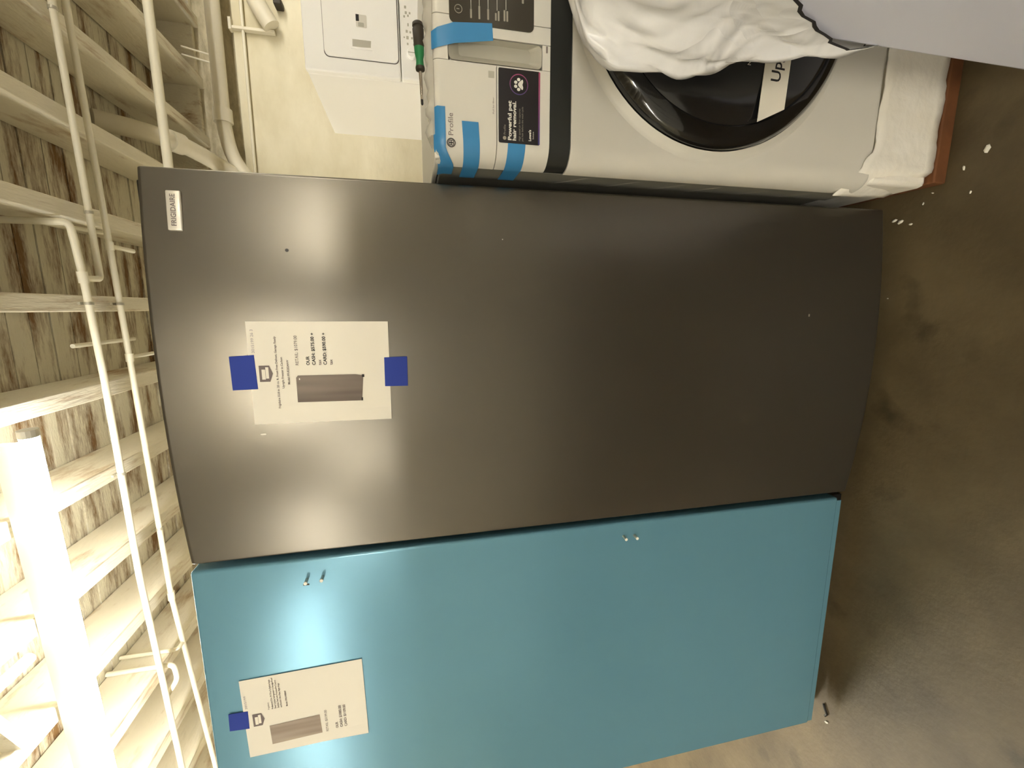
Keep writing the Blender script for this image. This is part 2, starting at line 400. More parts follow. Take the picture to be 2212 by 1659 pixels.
box('bracket', (2.572, 2.90, 2.27), (2.592, 2.945, 2.56), 'drain', o, 0.003)
box('bracket_foot', (2.56, 2.89, 2.555), (2.64, 2.945, 2.575), 'drain', o, 0.003)
tag(rebase(box('dark_clip', (2.745, 2.86, 2.20), (2.79, 2.95, 2.255), 'grip', None, 0.008)), 'small dark clip on the wall above the laundry center', 'clip')
pipe('joist_pipe', [(-0.70, -1.4, 2.775), (-0.70, 0.74, 2.775)], 0.020, 'white pipe hung along a joist, in front of the tube light')

# ---------------------------------------------------------------- charcoal upright freezer
W = 0.833; ZB, ZT = 0.06, 1.856; BULGE = 0.032
def door_y(x): return -BULGE*(1-((x-W/2)/(W/2))**2)
fz = thing('upright_freezer', 'tall charcoal upright freezer with a price sheet taped to its door', 'freezer', (W/2, 0.35, 0))
box('cabinet', (0.008, 0.075, 0.03), (W-0.008, 0.70, ZT-0.012), 'cabinet_dark', fz, 0.004)
box('gasket', (0.02, 0.055, ZB+0.012), (W-0.02, 0.078, ZT-0.02), 'gasket', fz)
# door: gently convex front, rounded edges
prof = [(0.0, 0.056), (0.0, 0.007)]
for k in range(5):
    a = pi+pi/2*k/4; prof.append((0.006+0.006*math.cos(a), 0.006+0.006*math.sin(a)+door_y(0.006)))
NX = 30
for k in range(1, NX): x = 0.006+(W-0.012)*k/NX; prof.append((x, door_y(x)))
for k in range(5):
    a = 3*pi/2+pi/2*k/4; prof.append((W-0.006+0.006*math.cos(a), 0.006+0.006*math.sin(a)+door_y(0.006)))
prof += [(W, 0.056)]
lev = [(ZB, 0.005), (ZB+0.0015, 0.002), (ZB+0.005, 0.0), (ZB+0.008, 0.0), (ZT-0.008, 0.0), (ZT-0.005, 0.0), (ZT-0.0015, 0.002), (ZT, 0.005)]
vs = []; n = len(prof)
for z, ins in lev:
    for x, yy in prof: vs.append((min(max(x, ins), W-ins), yy+(ins if yy < 0.05 else 0), z))
fs = []
for i in range(len(lev)-1):
    for k in range(n): fs.append((i*n+k, i*n+(k+1) % n, (i+1)*n+(k+1) % n, (i+1)*n+k))
fs += [tuple(range(n)), tuple((len(lev)-1)*n+k for k in range(n))]
fdoor = autosmooth(mesh('door', vs, fs, 'carbon', fz), 30)
box('toe_grille', (0.02, 0.06, 0.004), (W-0.02, 0.10, 0.058), 'black', fz)
for x in (0.05, W-0.05): tube('foot', [(x, 0.13, 0.0), (x, 0.13, 0.035)], 0.018, 'black', fz)
box('hinge_cover', (W-0.10, 0.02, ZT+0.001), (W-0.02, 0.16, ZT+0.014), 'black', fz, 0.004)
# badge
bx0, bx1, bz0, bz1 = 0.7125, 0.7885, 1.782, 1.808
yb0 = door_y(0.7125)-0.0005
bm = bmesh.new(); bmbox(bm, (bx0, -0.004, bz0), (bx1, 0.0035, bz1), 0.0028, 3)
rz = 0.103
for v in bm.verts:
    dx = v.co.x-bx0; yy = v.co.y
    v.co.y = yb0+dx*rz*1.0+yy
badge = autosmooth(frombm('badge', bm, 'silver', fdoor), 50)
tx = text('lettering', 'FRIGIDAIRE', 0, 0, 0, 0.0088, 'ink_grey', None, width=0.060, bold=0.01)
for v in tx.data.vertices:
    v.co = Vector((bx0+0.008+v.co.x, yb0+(v.co.x+0.008)*rz-0.0046, bz0+0.0095+v.co.z))
tx.parent = badge
# scuffs where packaging scraped the door
bm = bmesh.new(); bmbox(bm, (0.297, -0.0305, 1.667), (0.301, -0.0255, 1.680), 0.0015)
autosmooth(frombm('scuff', bm, 'silver', fdoor))
slab2d('scuff', disc(0.681, 1.599, 0.0035, 8), door_y(0.681)+0.0005, 0.0012, 'cabinet_dark', fdoor)
slab2d('scuff', disc(0.717, 1.148, 0.0014, 6), door_y(0.717)+0.0005, 0.001, 'light_print', fdoor)
slab2d('scuff', rrect(0.540, 0.547, 0.300, 0.304, 0.001), door_y(0.544)+0.0005, 0.001, 'steel', fdoor)

# ---------------------------------------------------------------- blue filmed fridge
BX0, BX1, BZ0, BZ1 = -0.838, -0.017, 0.085, 1.861
bf = thing('column_refrigerator', 'tall brushed steel refrigerator under blue protective film, left of the charcoal freezer', 'refrigerator', ((BX0+BX1)/2, 0.35, 0))
box('cabinet', (BX0+0.012, 0.07, 0.09), (BX1-0.012, 0.70, BZ1-0.01), 'cabinet_dark', bf, 0.004)
box('gasket', (BX0+0.018, 0.045, BZ0+0.02), (BX1-0.018, 0.072, BZ1-0.02), 'gasket', bf)
bd = box('door', (BX0, 0.0, BZ0), (BX1, 0.05, BZ1), 'blue_film', bf, 0.006, 3)
box('toe_panel', (BX0+0.02, 0.055, 0.006), (BX1-0.02, 0.10, 0.088), 'black', bf)
for x in (BX0+0.06, BX1-0.06): tube('foot', [(x, 0.14, 0.0), (x, 0.14, 0.10)], 0.02, 'black', bf)
box('film_hem', (BX0+0.004, 0.004, BZ0-0.018), (BX1-0.012, 0.006, BZ0+0.004), 'blue_film', bd)
for x, z, mt in ((-0.068, 1.621, 'chrome'), (-0.066, 1.586, 'chrome'), (-0.0585, 0.808, 'crumb'), (-0.0595, 0.775, 'crumb')):
    s_ = tube('handle_stud', [(x, 0.002, z), (x, -0.016, z)], 0.0036, 'chrome' if mt == 'chrome' else 'steel', bd, 12)
    tube('stud_cap', [(x, -0.016, z), (x, -0.0185, z)], 0.0040, 'crumb', s_, 12)
slab2d('scuff', rrect(-0.084, -0.080, 1.617, 1.631, 0.0015), 0.0005, 0.0009, 'cabinet_dark', bd)

# ---------------------------------------------------------------- taped price sheets
def price_sheet(name, label, cx, y, cz, rot, tapes, items):
    t = thing(name, label, 'price sheet', (cx, y, cz-0.14))
    def T(a, b_): return (cx+a*math.cos(rot)-b_*math.sin(rot), cz+a*math.sin(rot)+b_*math.cos(rot))
    w_, h_ = 0.108, 0.1395
    nx, nz = 8, 10; vs = []; fs = []
    for i in range(nx+1):
        for k in range(nz+1):
            a, b_ = -w_+2*w_*i/nx, -h_+2*h_*k/nz
            x, z = T(a, b_)
            lift = -0.020*max(0, -a/w_-0.74)*max(0, -b_/h_-0.3)
            vs.append((x, y+lift, z))
    for i in range(nx):
        for k in range(nz):
            q = i*(nz+1)+k; fs.append((q, q+nz+1, q+nz+2, q+1))
    sh = mesh('sheet', vs, fs, 'paper', t, False)
    sm = sh.modifiers.new('s', 'SOLIDIFY'); sm.thickness = 0.0004; sm.offset = -1 if False else 1
    for pts in tapes:
        slab2d('tape', [(p[0], p[1]) for p in pts], y-0.0006, 0.0005, 'paint_tape', t)
    for it in items: it(sh, T, rot, y-0.0011)
    return t
def t_(s, a, b_, cap, mt='ink', width=None, align='LEFT', bold=0.0):
    def f(sh, T, rot, y):
        x, z = T(a, b_); text('lettering', s, x, y, z, cap, mt, sh, width, rot, align, bold)
    return f
def p_(pts, mt, dy=0.0, name='picture'):
    def f(sh, T, rot, y): slab2d(name, [T(*p) for p in pts], y-dy, 0.0002, mt, sh)
    return f
def logo(a, b_, s):
    pent = [(a-s*0.5, b_+s*0.36), (a+s*0.5, b_+s*0.36), (a+s*0.5, b_-s*0.22), (a, b_-s*0.40), (a-s*0.5, b_-s*0.22)]
    L_ = [p_(pent, 'ink_grey', 0, 'logo'), p_([(a-s*0.36, b_+s*0.22), (a+s*0.26, b_+s*0.22), (a+s*0.26, b_+s*0.02), (a-s*0.36, b_+s*0.02)], 'paper', 0.0003, 'logo'),
          p_([(a-s*0.30, b_-s*0.0), (a+s*0.40, b_-s*0.0), (a+s*0.40, b_-s*0.17), (a-s*0.30, b_-s*0.17)], 'paper', 0.0004, 'logo')]
    return L_
# freezer sheet: local (a, b) measured from its centre
c1 = (0.4290, 1.5465)
def A(x, z): return (x-c1[0], z-c1[1])
items = [t_('3015199 26 3', *A(0.472, 1.6735), 0.0055, 'ink_light', 0.048),
         t_('Frigidaire 32.8 in. 20 cu. ft. Frost Free Defrost, Garage Ready', *A(0.354, 1.6325), 0.0042, 'ink_grey', 0.152, bold=0.02),
         t_('Upright Freezer in Carbon', *A(0.4300, 1.6225), 0.0042, 'ink_grey', 0.066, 'CENTER', 0.02),
         t_('Model: FFUE2024AW', *A(0.4310, 1.6110), 0.0042, 'ink_grey', 0.052, 'CENTER', 0.02),
         t_('RETAIL: $1079.00', *A(0.4450, 1.5915), 0.0062, 'ink_grey', 0.062),
         t_('OUR', *A(0.4450, 1.5700), 0.0064, 'ink', 0.019, bold=0.03),
         t_('CASH: $575.00 +', *A(0.4450, 1.5585), 0.0064, 'ink', 0.068, bold=0.03),
         t_('tax', *A(0.4450, 1.5470), 0.0060, 'ink_grey', 0.012, bold=0.03),
         t_('CARD: $590.00 +', *A(0.4450, 1.5360), 0.0064, 'ink', 0.068, bold=0.03),
         t_('tax', *A(0.4450, 1.5245), 0.0060, 'ink_grey', 0.012, bold=0.03),
         p_([A(0.3660, 1.5985), A(0.4190, 1.5985), A(0.4235, 1.5945), A(0.4235, 1.4790), A(0.4205, 1.4630), A(0.3650, 1.4680)], 'print_dark'),
         p_([A(0.4140, 1.5930), A(0.4180, 1.5930), A(0.4180, 1.5910), A(0.4140, 1.5910)], 'paper', 0.0003),
         p_([A(0.3650, 1.4690), A(0.3720, 1.4690), A(0.3720, 1.4660), A(0.3650, 1.4660)], 'ink', 0.0003),
         p_([A(0.4170, 1.4660), A(0.4230, 1.4660), A(0.4230, 1.4610), A(0.4170, 1.4610)], 'ink', 0.0003)] + logo(*A(0.4290, 1.6560), 0.034)
price_sheet('price_sheet', 'white printed price sheet taped top and bottom to the charcoal door', c1[0], -0.0335, c1[1], -0.008,
            [[(0.397, 1.721), (0.467, 1.7215), (0.4695, 1.6750), (0.398, 1.6735)], [(0.394, 1.4185), (0.458, 1.4175), (0.459, 1.3685), (0.393, 1.3695)]], items)
c2 = (-0.4140, 1.6480)
def B(x, z): return (x-c2[0], z-c2[1])
items = [t_('3015199', *B(-0.385, 1.7775), 0.0050, 'ink_light', 0.036),
         t_('Frigidaire', *B(-0.398, 1.7300), 0.0036, 'ink_grey', 0.020),
         t_('Professional 33 in. W 19 cu. ft. Built-In Single', *B(-0.398, 1.7215), 0.0040, 'ink_grey', 0.082, bold=0.02),
         t_('Door Column Refrigerator in Smudge-Proof', *B(-0.398, 1.7150), 0.0040, 'ink_grey', 0.086, bold=0.02),
         t_('Stainless Steel with PrecisionPro Control', *B(-0.398, 1.7085), 0.0040, 'ink_grey', 0.078, bold=0.02),
         t_('and PureAir Ultra Filter, Right Hinge', *B(-0.398, 1.7020), 0.0040, 'ink_grey', 0.068, bold=0.02),
         t_('Model: FPRU19F8WF', *B(-0.398, 1.6890), 0.0040, 'ink_grey', 0.044, bold=0.02),
         p_([B(-0.497, 1.7340), B(-0.4435, 1.7350), B(-0.4405, 1.6200), B(-0.4940, 1.6180)], 'print_steel'),
         t_('RETAIL: $3199.00', *B(-0.494, 1.6030), 0.0058, 'ink_grey', 0.062),
         t_('OUR', *B(-0.490, 1.5795), 0.0060, 'ink_grey', 0.018, bold=0.03),
         t_('CASH: $1085.00', *B(-0.490, 1.5690), 0.0060, 'ink_grey', 0.064, bold=0.03),
         t_('CARD: $1109.00', *B(-0.490, 1.5585), 0.0060, 'ink_grey', 0.064, bold=0.03)] + logo(*B(-0.4200, 1.7570), 0.034)
price_sheet('price_sheet', 'white printed price sheet hung by one tape on the blue door', c2[0], -0.0022, c2[1], 0.022,
            [[(-0.440, 1.8215), (-0.393, 1.820), (-0.394, 1.778), (-0.4425, 1.7785)]], items)

# ---------------------------------------------------------------- front-load combo washer
YW = -0.09; WX0, WX1 = 0.855, 1.566; RC = 0.045
cw = thing('combo_washer', 'white front-load combo washer with black round door and blue shipping tape', 'washer', (1.21, 0.3, 0.21))
def plan(off=0.0, r=RC, n=8):
    """front outline seen from above, left to right"""
    o = []
    for k in range(n+1):
        a = pi+pi/2*k/n; o.append((WX0+r+(r+off)*math.cos(a), YW+r+(r+off)*math.sin(a)))
    for k in range(n+1):
        a = 3*pi/2+pi/2*k/n; o.append((WX1-r+(r+off)*math.cos(a), YW+r+(r+off)*math.sin(a)))
    return o
def front_shell(name, z0, z1, mt, parent, off=0.0, topr=0.0, botr=0.0, back=0.03):
    lv = [(z0, botr)] + ([(z0+botr*0.3, botr*0.35), (z0+botr, 0), (z0+botr*1.3, 0)] if botr else []) + ([(z1-topr*1.3, 0), (z1-topr, 0), (z1-topr*0.3, topr*0.35)] if topr else []) + [(z1, topr)]
    vs = []; n = 0
    for z, ins in lv:
        p = plan(off-ins); p = [(p[0][0], back)] + p + [(p[-1][0], back)]; n = len(p)
        vs += [(x, yy, z) for x, yy in p]
    fs = []
    for i in range(len(lv)-1):
        for k in range(n): fs.append((i*n+k, i*n+(k+1) % n, (i+1)*n+(k+1) % n, (i+1)*n+k))
    fs += [tuple(range(n)), tuple((len(lv)-1)*n+k for k in range(n))]
    return autosmooth(mesh(name, vs, fs, mt, parent), 35)
box('cabinet', (WX0+0.004, 0.031, 0.235), (WX1-0.004, 0.70, 1.285), 'side_grey', cw, 0.004)
front_shell('front_panel', 0.222, 1.0165, 'white_enamel', cw, botr=0.012, back=-0.040)
box('front_edge', (WX0+0.001, -0.0395, 0.23), (WX1-0.001, 0.0305, 1.28), 'side_grey', cw)
front_shell('charcoal_band', 1.0175, 1.0625, 'charcoal_band', cw, off=-0.002, back=-0.039)
# control panel in pieces around the upright grip recess
HX0, HX1, HZ0, HZ1 = 1.034, 1.079, 1.080, 1.268
ctl = front_shell('control_panel', 1.0635, 1.296, 'white_enamel', cw, off=-0.016, topr=0.016, back=-0.039)
def panel_piece(name, xa, xb, za, zb, left=False, right=False, topr=0.0):
    if left:
        pts = [p for p in plan() if p[0] <= WX0+RC+1e-6] + [(xb, YW)]
    elif right:
        pts = [(xa, YW)] + [p for p in plan() if p[0] >= WX1-RC-1e-6]
    else: pts = [(xa, YW), (xb, YW)]
    lv = [(za, 0.0)] + ([(zb-topr*1.3, 0.0)] if topr else []) + ([(zb-topr*(1-math.sin(a)), topr*(1-math.cos(a))) for a in [pi/2*k/5 for k in range(6)]] if topr else [(zb, 0.0)])
    cxm = (WX0+WX1)/2; vs = []; n = 2*len(pts)
    for z, ins in lv:
        fr = []
        for x, yy in pts:
            f_ = max(0.0, 1-(yy-YW)/RC)
            fr.append((x+(ins if x < WX0+RC*0.9 and left else 0)*(1-f_)-(ins if x > WX1-RC*0.9 and right else 0)*(1-f_), yy+ins*f_))
        bk = [(min(max(x, WX0+0.018), WX1-0.018), max(yy+0.0155, YW+0.017)) for x, yy in pts][::-1]
        vs += [(x, yy, z) for x, yy in fr+bk]
    fs = []
    for i in range(len(lv)-1):
        for k in range(n): fs.append((i*n+k, i*n+(k+1) % n, (i+1)*n+(k+1) % n, (i+1)*n+k))
    fs += [tuple(range(n)), tuple((len(lv)-1)*n+k for k in range(n))]
    return autosmooth(mesh(name, vs, fs, 'white_enamel', cw), 40)
drawer = panel_piece('drawer_front', WX0, HX0-0.001, 1.1745, 1.297, left=True, topr=0.012)
panel_piece('lower_trim', WX0, HX0-0.001, 1.0635, 1.1730, left=True)
panel_piece('top_trim', HX0, HX1, HZ1, 1.297, topr=0.012)
panel_piece('bottom_trim', HX0, HX1, 1.0635, HZ0)
panel_piece('display_surround', HX1+0.001, 1.1105, 1.0635, 1.297, topr=0.012)
panel_piece('display_housing', 1.1120, WX1, 1.0635, 1.297, right=True, topr=0.012)
# grip recess: sloping sides and a back
ro = rrect(HX0+0.001, HX1-0.001, HZ0+0.001, HZ1-0.001, 0.010, 4); ri = rrect(HX0+0.016, HX1-0.004, HZ0+0.022, HZ1-0.022, 0.006, 4); n = len(ro)
vs = [(x, YW+0.001, z) for x, z in ro] + [(x, YW+0.0150, z) for x, z in ri]
mesh('grip_recess', vs, [(i, (i+1) % n, n+(i+1) % n, n+i) for i in range(n)] + [tuple(range(n, 2*n))], 'recess', cw)
# display
disp = slab2d('display', rrect(1.098, 1.345, 1.0985, 1.264, 0.010), YW, 0.0015, 'screen', cw)
lathe('dial_ring', [(0.038, -0.0024), (0.038, -0.0034), (0.0355, -0.0034), (0.0355, -0.0024)], (1.190, YW, 1.180), 'light_print', disp, 48)
lathe('power_ring', [(0.0075, -0.0016), (0.0075, -0.0022), (0.0064, -0.0022), (0.0064, -0.0016)], (1.121, YW, 1.2465), 'display_print', disp, 28)
slab2d('power_mark', rrect(1.1203, 1.1217, 1.2445, 1.2500, 0.0005), YW-0.0015, 0.0006, 'display_print', disp)
for z, xa, xb in ((1.2225, 1.1085, 1.124), (1.2065, 1.1085, 1.131), (1.1895, 1.1095, 1.128), (1.1745, 1.110, 1.123), (1.1690, 1.110, 1.127), (1.1575, 1.111, 1.130), (1.1520, 1.111, 1.129)):
    slab2d('menu_line', rrect(xa, xb, z-0.0017, z+0.0017, 0.0008), YW-0.0015, 0.0004, 'display_print', disp)
for z, xa in ((1.2225, 1.1245), (1.2065, 1.1315), (1.1895, 1.1285), (1.172, 1.1275), (1.1545, 1.1305)):
    slab2d('pointer', rrect(xa, xa+0.022, z-0.0004, z+0.0004, 0.0002), YW-0.0015, 0.0004, 'light_print', disp)
slab2d('menu_line', rrect(1.146, 1.160, 1.119, 1.123, 0.0008), YW-0.0015, 0.0004, 'display_print', disp)
slab2d('small_mark', rrect(1.066, 1.078, 1.069, 1.0725, 0.0008), YW+0.0001, 0.0006, 'ink_grey', cw)
# brand on drawer
lathe('emblem', [(0.0085, 0.0002), (0.0085, -0.0006), (0.0070, -0.0006), (0.0070, 0.0002)], (0.8860, YW, 1.2655), 'ink', drawer, 32)
for k in range(4):
    a = pi/4+k*pi/2
    lathe('emblem_curl', [(0.0030, 0.0002), (0.0030, -0.0006), (0.0020, -0.0006), (0.0020, 0.0002)], (0.8860+0.0033*math.cos(a), YW, 1.2655+0.0033*math.sin(a)), 'ink', drawer, 16)
text('lettering', 'Profile', 0.8985, YW-0.0007, 1.2610, 0.0100, 'ink_grey', drawer, width=0.040)
text('lettering', 'Pull for filter', 0.9450, YW-0.0007, 1.1790, 0.0030, 'ink_grey', drawer, width=0.030)
slab2d('pictogram', rrect(1.010, 1.022, 1.178, 1.190, 0.001), YW+0.0001, 0.0005, 'recess', drawer)
# promo sticker
st = slab2d('promo_sticker', rrect(0.8935, 1.0300, 1.0845, 1.1700, 0.003), YW-0.0002, 0.0008, 'sticker', cw)
ys = YW-0.0014
slab2d('rim', rrect(0.8945, 1.0290, 1.0845, 1.0878, 0.001), YW-0.001, 0.0003, 'rim_print', st)
text('lettering', 'Powerful pet', 0.8985, ys, 1.1440, 0.0072, 'light_print', st, width=0.073, bold=0.05)
text('lettering', 'hair removal.', 0.8985, ys, 1.1345, 0.0072, 'light_print', st, width=0.073, bold=0.05)
text('lettering', 'High speed air flow captures', 0.8985, ys, 1.1255, 0.0036, 'display_print', st, width=0.060)
text('lettering', 'pet hair before the wash cycle', 0.8985, ys, 1.1195, 0.0036, 'display_print', st, width=0.064)
slab2d('emblem', disc(0.9025, 1.1580, 0.0036, 16), YW-0.001, 0.0004, 'display_print', st)
text('lettering', 'Profile', 0.9085, ys, 1.1558, 0.0042, 'display_print', st, width=0.018)
text('lettering', "Lowe's", 0.9000, ys, 1.1030, 0.0050, 'light_print', st, width=0.021, bold=0.06)
text('lettering', 'Exclusive', 0.9040, ys, 1.0972, 0.0028, 'light_print', st, width=0.014)
pc = (1.003, 1.1285)
lathe('paw_ring', [(0.0190, -0.0010), (0.0190, -0.0015), (0.0174, -0.0015), (0.0174, -0.0010)], (pc[0], YW, pc[1]), 'ring_print', st, 40)
for dx, dz in ((-0.0090, 0.0005), (-0.0038, 0.0066), (0.0036, 0.0066), (0.0088, 0.0005)):
    slab2d('paw', [(pc[0]+dx+0.0030*math.cos(a), pc[1]+dz+0.0034*math.sin(a)) for a in [2*pi*k/16 for k in range(16)]], YW-0.001, 0.0004, 'light_print', st)
pad = [(-0.0085, -0.0082), (-0.0092, -0.0060), (-0.0070, -0.0040), (-0.0035, 0.0005), (0.0, 0.0022), (0.0035, 0.0005), (0.0070, -0.0040), (0.0092, -0.0060), (0.0085, -0.0082), (0.0050, -0.0088), (0.0, -0.0072), (-0.0050, -0.0088)]
slab2d('paw', [(pc[0]+a, pc[1]+b_) for a, b_ in pad], YW-0.001, 0.0004, 'light_print', st)
# blue shipping tape wrapped round the corner
def tape_wrap(za, zb, xr, slope=0.0, back=0.02):
    p = [q for q in plan(0.0016, RC, 10) if q[0] <= min(xr-0.001, WX0+RC+1e-6)]
    p = [(WX0-0.0016, back), (WX0-0.0016, -0.02)] + p + [(xr, YW-0.0016 if xr > WX0+RC else YW+RC-math.sqrt(max(0, (RC+0.0016)**2-(xr-WX0-RC)**2)))]
    vs = []; n = len(p)
    for i, (x, yy) in enumerate(p):
        ext = slope*(xr-x)
        vs += [(x, yy, za+ext), (x, yy, zb+ext)]
    mesh('shipping_tape', vs, [(2*i, 2*i+1, 2*i+3, 2*i+2) for i in range(n-1)], 'ship_tape', cw, True)
tape_wrap(1.211, 1.244, 0.927, -0.06)
tape_wrap(1.1145, 1.151, 0.8933, 0.02)
vs = []; pts = [q for q in plan(0.0020, RC, 10) if q[0] <= WX0+RC+1e-6]; pts = [(WX0-0.002, 0.0), (WX0-0.002, -0.03)] + pts + [(0.950, YW-0.002)]
for i, (x, yy) in enumerate(pts):
    dr = 0.016*max(0, (0.878-x)/0.023)**1.3
    vs += [(x, yy, 1.276-dr), (x, yy, 1.291-dr*0.75), (x+0.0, yy+0.012, 1.2990-dr*0.55)]
fs = []
for i in range(len(pts)-1): fs += [(3*i, 3*i+1, 3*i+4, 3*i+3), (3*i+1, 3*i+2, 3*i+5, 3*i+4)]
mesh('shipping_tape', vs, fs, 'ship_tape', cw, True)
# tape over the top edge across the display corner
vs = [(1.0745, YW-0.0020, 1.180), (1.1045, YW-0.0020, 1.182), (1.0620, YW-0.0020, 1.255), (1.0975, YW-0.0020, 1.256), (1.0520, YW-0.0016, 1.287), (1.0860, YW-0.0016, 1.287), (1.0490, YW+0.004, 1.2985), (1.0800, YW+0.004, 1.2985), (1.0470, YW+0.05, 1.2990), (1.0770, YW+0.05, 1.2990)]
mesh('shipping_tape', vs, [(0, 1, 3, 2), (2, 3, 5, 4), (4, 5, 7, 6), (6, 7, 9, 8)], 'ship_tape', cw, True)
# top plate
box('top_panel', (WX0+0.006, YW+0.017, 1.2865), (WX1-0.006, 0.70, 1.2975), 'white_enamel', cw, 0.003)
# round door
DC = (1.222, YW, 0.688)
lathe('door_collar', [(0.337, 0.0004), (0.331, -0.0010), (0.325, -0.0045), (0.320, -0.0100), (0.3155, -0.0125), (0.314, 0.0)], DC, 'white_enamel', cw, 96)
wd_ = lathe('door_ring', [(0.313, -0.001), (0.313, -0.022), (0.306, -0.032), (0.292, -0.042), (0.276, -0.046), (0.272, -0.044)], DC, 'black_gloss', cw, 96)
lathe('door_glass', [(0.273, -0.044), (0.262, -0.050), (0.20, -0.056), (0.12, -0.059), (0.05, -0.060), (0.001, -0.060)], DC, 'glass_black', wd_, 96)
lab = slab2d('door_label', [(0.955, 0.619), (0.985, 0.554), (1.091, 0.548), (1.254, 0.540), (1.254, 0.604), (1.083, 0.6105)], YW-0.0580, 0.0012, 'paper', wd_)  # label and lettering positions from image pixels, scaled about the camera to glass depth
text('lettering', 'Upgrade', 1.0346, YW-0.0597, 0.572, 0.0235, 'ink', lab, bold=0.02, rot=-0.04)
text('lettering', 'N', 1.060, YW-0.0600, 0.647, 0.008, 'light_print', wd_)
# crumpled clear film over the top edge
vs = []; fs = []; NN = 60
for i in range(NN+1):
    x = WX0+0.045+(WX1-WX0-0.05)*i/NN
    h = 0.010+0.006*math.sin(i*1.7)*math.sin(i*0.43)+0.004*random.random()
    for yy, zz in ((YW+0.003, 1.2965), (YW+0.012+0.004*math.sin(i*0.9), 1.2975+h*0.6), (YW+0.030, 1.2985+h), (YW+0.06+0.01*math.sin(i*2.1), 1.2985+h*0.5), (YW+0.09, 1.2985)):
        vs.append((x, yy, zz))
for i in range(NN):
    for k in range(4): fs.append((i*5+k, i*5+k+1, (i+1)*5+k+1, (i+1)*5+k))
mesh('clear_film', vs, fs, 'clear', cw, True)
# diagonal film creases on the side panel
for z in (0.95, 0.82, 0.70, 0.60, 0.46, 0.34):
    mesh('film_crease', [(WX0-0.0008, -0.030, z), (WX0-0.0008, -0.030, z+0.012), (WX0-0.0008, 0.03, z+0.075), (WX0-0.0008, 0.03, z+0.068)], [(0, 1, 2, 3)], 'clear', cw)

# foam packing base and skid
fb = thing('foam_packing_base', 'torn white foam packing base under the front-load combo washer', 'packing foam', (1.21, 0.3, 0.04))
box('block', (WX0+0.016, YW+0.006, 0.0405), (WX1, 0.68, 0.221), 'foam', fb, 0.012)
top = [(0.838, 0.300), (0.862, 0.286), (0.890, 0.268), (0.925, 0.254), (0.935, 0.240), (0.948, 0.234), (1.0, 0.231), (1.075, 0.227), (1.15, 0.222), (1.35, 0.219), (1.555, 0.217)]
vs = []; fs = []; NZ = 8
rnd = random.Random(3)
def ftop(x):
    for (a, za), (c, zc) in zip(top, top[1:]):
        if x <= c: return za+(zc-za)*max(0, (x-a))/(c-a)
    return top[-1][1]
NXf = 48
for i in range(NXf+1):
    x = 0.845+(1.556-0.845)*(i/NXf)**1.3
    corner = max(0, (0.905-x)/0.06)
    for k in range(NZ+1):
        t = k/NZ; z = 0.042+(ftop(x)-0.042)*t+0.02*corner*(1-t)
        yy = YW-0.005-0.003*(1-t)+0.005*math.sin(9*x*3+5*t)*math.sin(7*t+20*x)+rnd.uniform(-0.0015, 0.0015)+0.10*corner**1.6*(1-0.55*t)
        vs.append((x+0.02*corner*(1-t), yy, z))
for i in range(NXf):
    for k in range(NZ):
        q = i*(NZ+1)+k; fs.append((q, q+NZ+1, q+NZ+2, q+1))
o = mesh('torn_wrap', vs, fs, 'foam', fb, True)
sm = o.modifiers.new('s', 'SOLIDIFY'); sm.thickness = 0.003
tag(rebase(box('skid_board', (0.878, -0.101, 0.0), (1.58, 0.70, 0.040), 'fibre', None, 0.004)), 'brown fibreboard skid under the foam packing base', 'skid')

# ---------------------------------------------------------------- screwdriver on the washer top
sd = thing('screwdriver', 'green and black screwdriver lying on top of the combo washer', 'screwdriver', (1.09, 0.06, 1.299))
def sp(t): return (1.166-0.162*t, 0.045+0.0*t, 1.3185-0.004*t)
def turned(name, prof, mt, parent): return tube(name, [sp(t) for t, r in prof], [r for t, r in prof], mt, parent, 16)
g = turned('grip', [(0.0, 0.0085), (0.015, 0.0115), (0.05, 0.0120), (0.055, 0.0105), (0.075, 0.0105), (0.085, 0.0120), (0.30, 0.0108)], 'grip', sd)
turned('green_sleeve', [(0.30, 0.0108), (0.38, 0.0100), (0.44, 0.0078), (0.49, 0.0080), (0.53, 0.0092)], 'green', sd)
turned('collar', [(0.53, 0.0095), (0.55, 0.0100), (0.575, 0.0095), (0.582, 0.0070)], 'grip', sd)
turned('shaft', [(0.58, 0.0036), (0.86, 0.0030), (0.87, 0.0022), (0.93, 0.0021)], 'chrome', sd)
turned('bit', [(0.93, 0.0026), (0.985, 0.0026), (1.0, 0.0012)], 'ink', sd)

# ---------------------------------------------------------------- stacked laundry centre behind the washer
LX0, LX1, LY0, LY1, LZ = 1.502, 2.172, 1.03, 1.70, 1.732
lc = thing('laundry_center', 'white stacked laundry center standing behind the combo washer', 'laundry center', ((LX0+LX1)/2, 1.36, 0))
box('washer_cabinet', (LX0, LY0+0.02, 0.02), (LX1, LY1, 0.93), 'laundry', lc, 0.006)
box('spine', (LX0+0.02, LY0+0.36, 0.93), (LX1-0.02, LY1, 1.255), 'laundry', lc)
box('dryer_cabinet', (LX0, LY0+0.034, 1.255), (LX1, LY1, LZ-0.004), 'laundry', lc, 0.004)
box('dryer_front', (LX0-0.001, LY0, 1.362), (LX1+0.001, LY0+0.033, LZ), 'laundry', lc, 0.008, 3)
cp = box('control_panel', (LX0-0.001, LY0-0.006, 1.258), (LX1+0.001, LY0+0.033, 1.3585), 'laundry', lc, 0.006, 2)
slab2d('door_gap', rrect(1.5535, 2.118, 1.3665, 1.6565, 0.020), LY0, 0.0006, 'seam', lc)
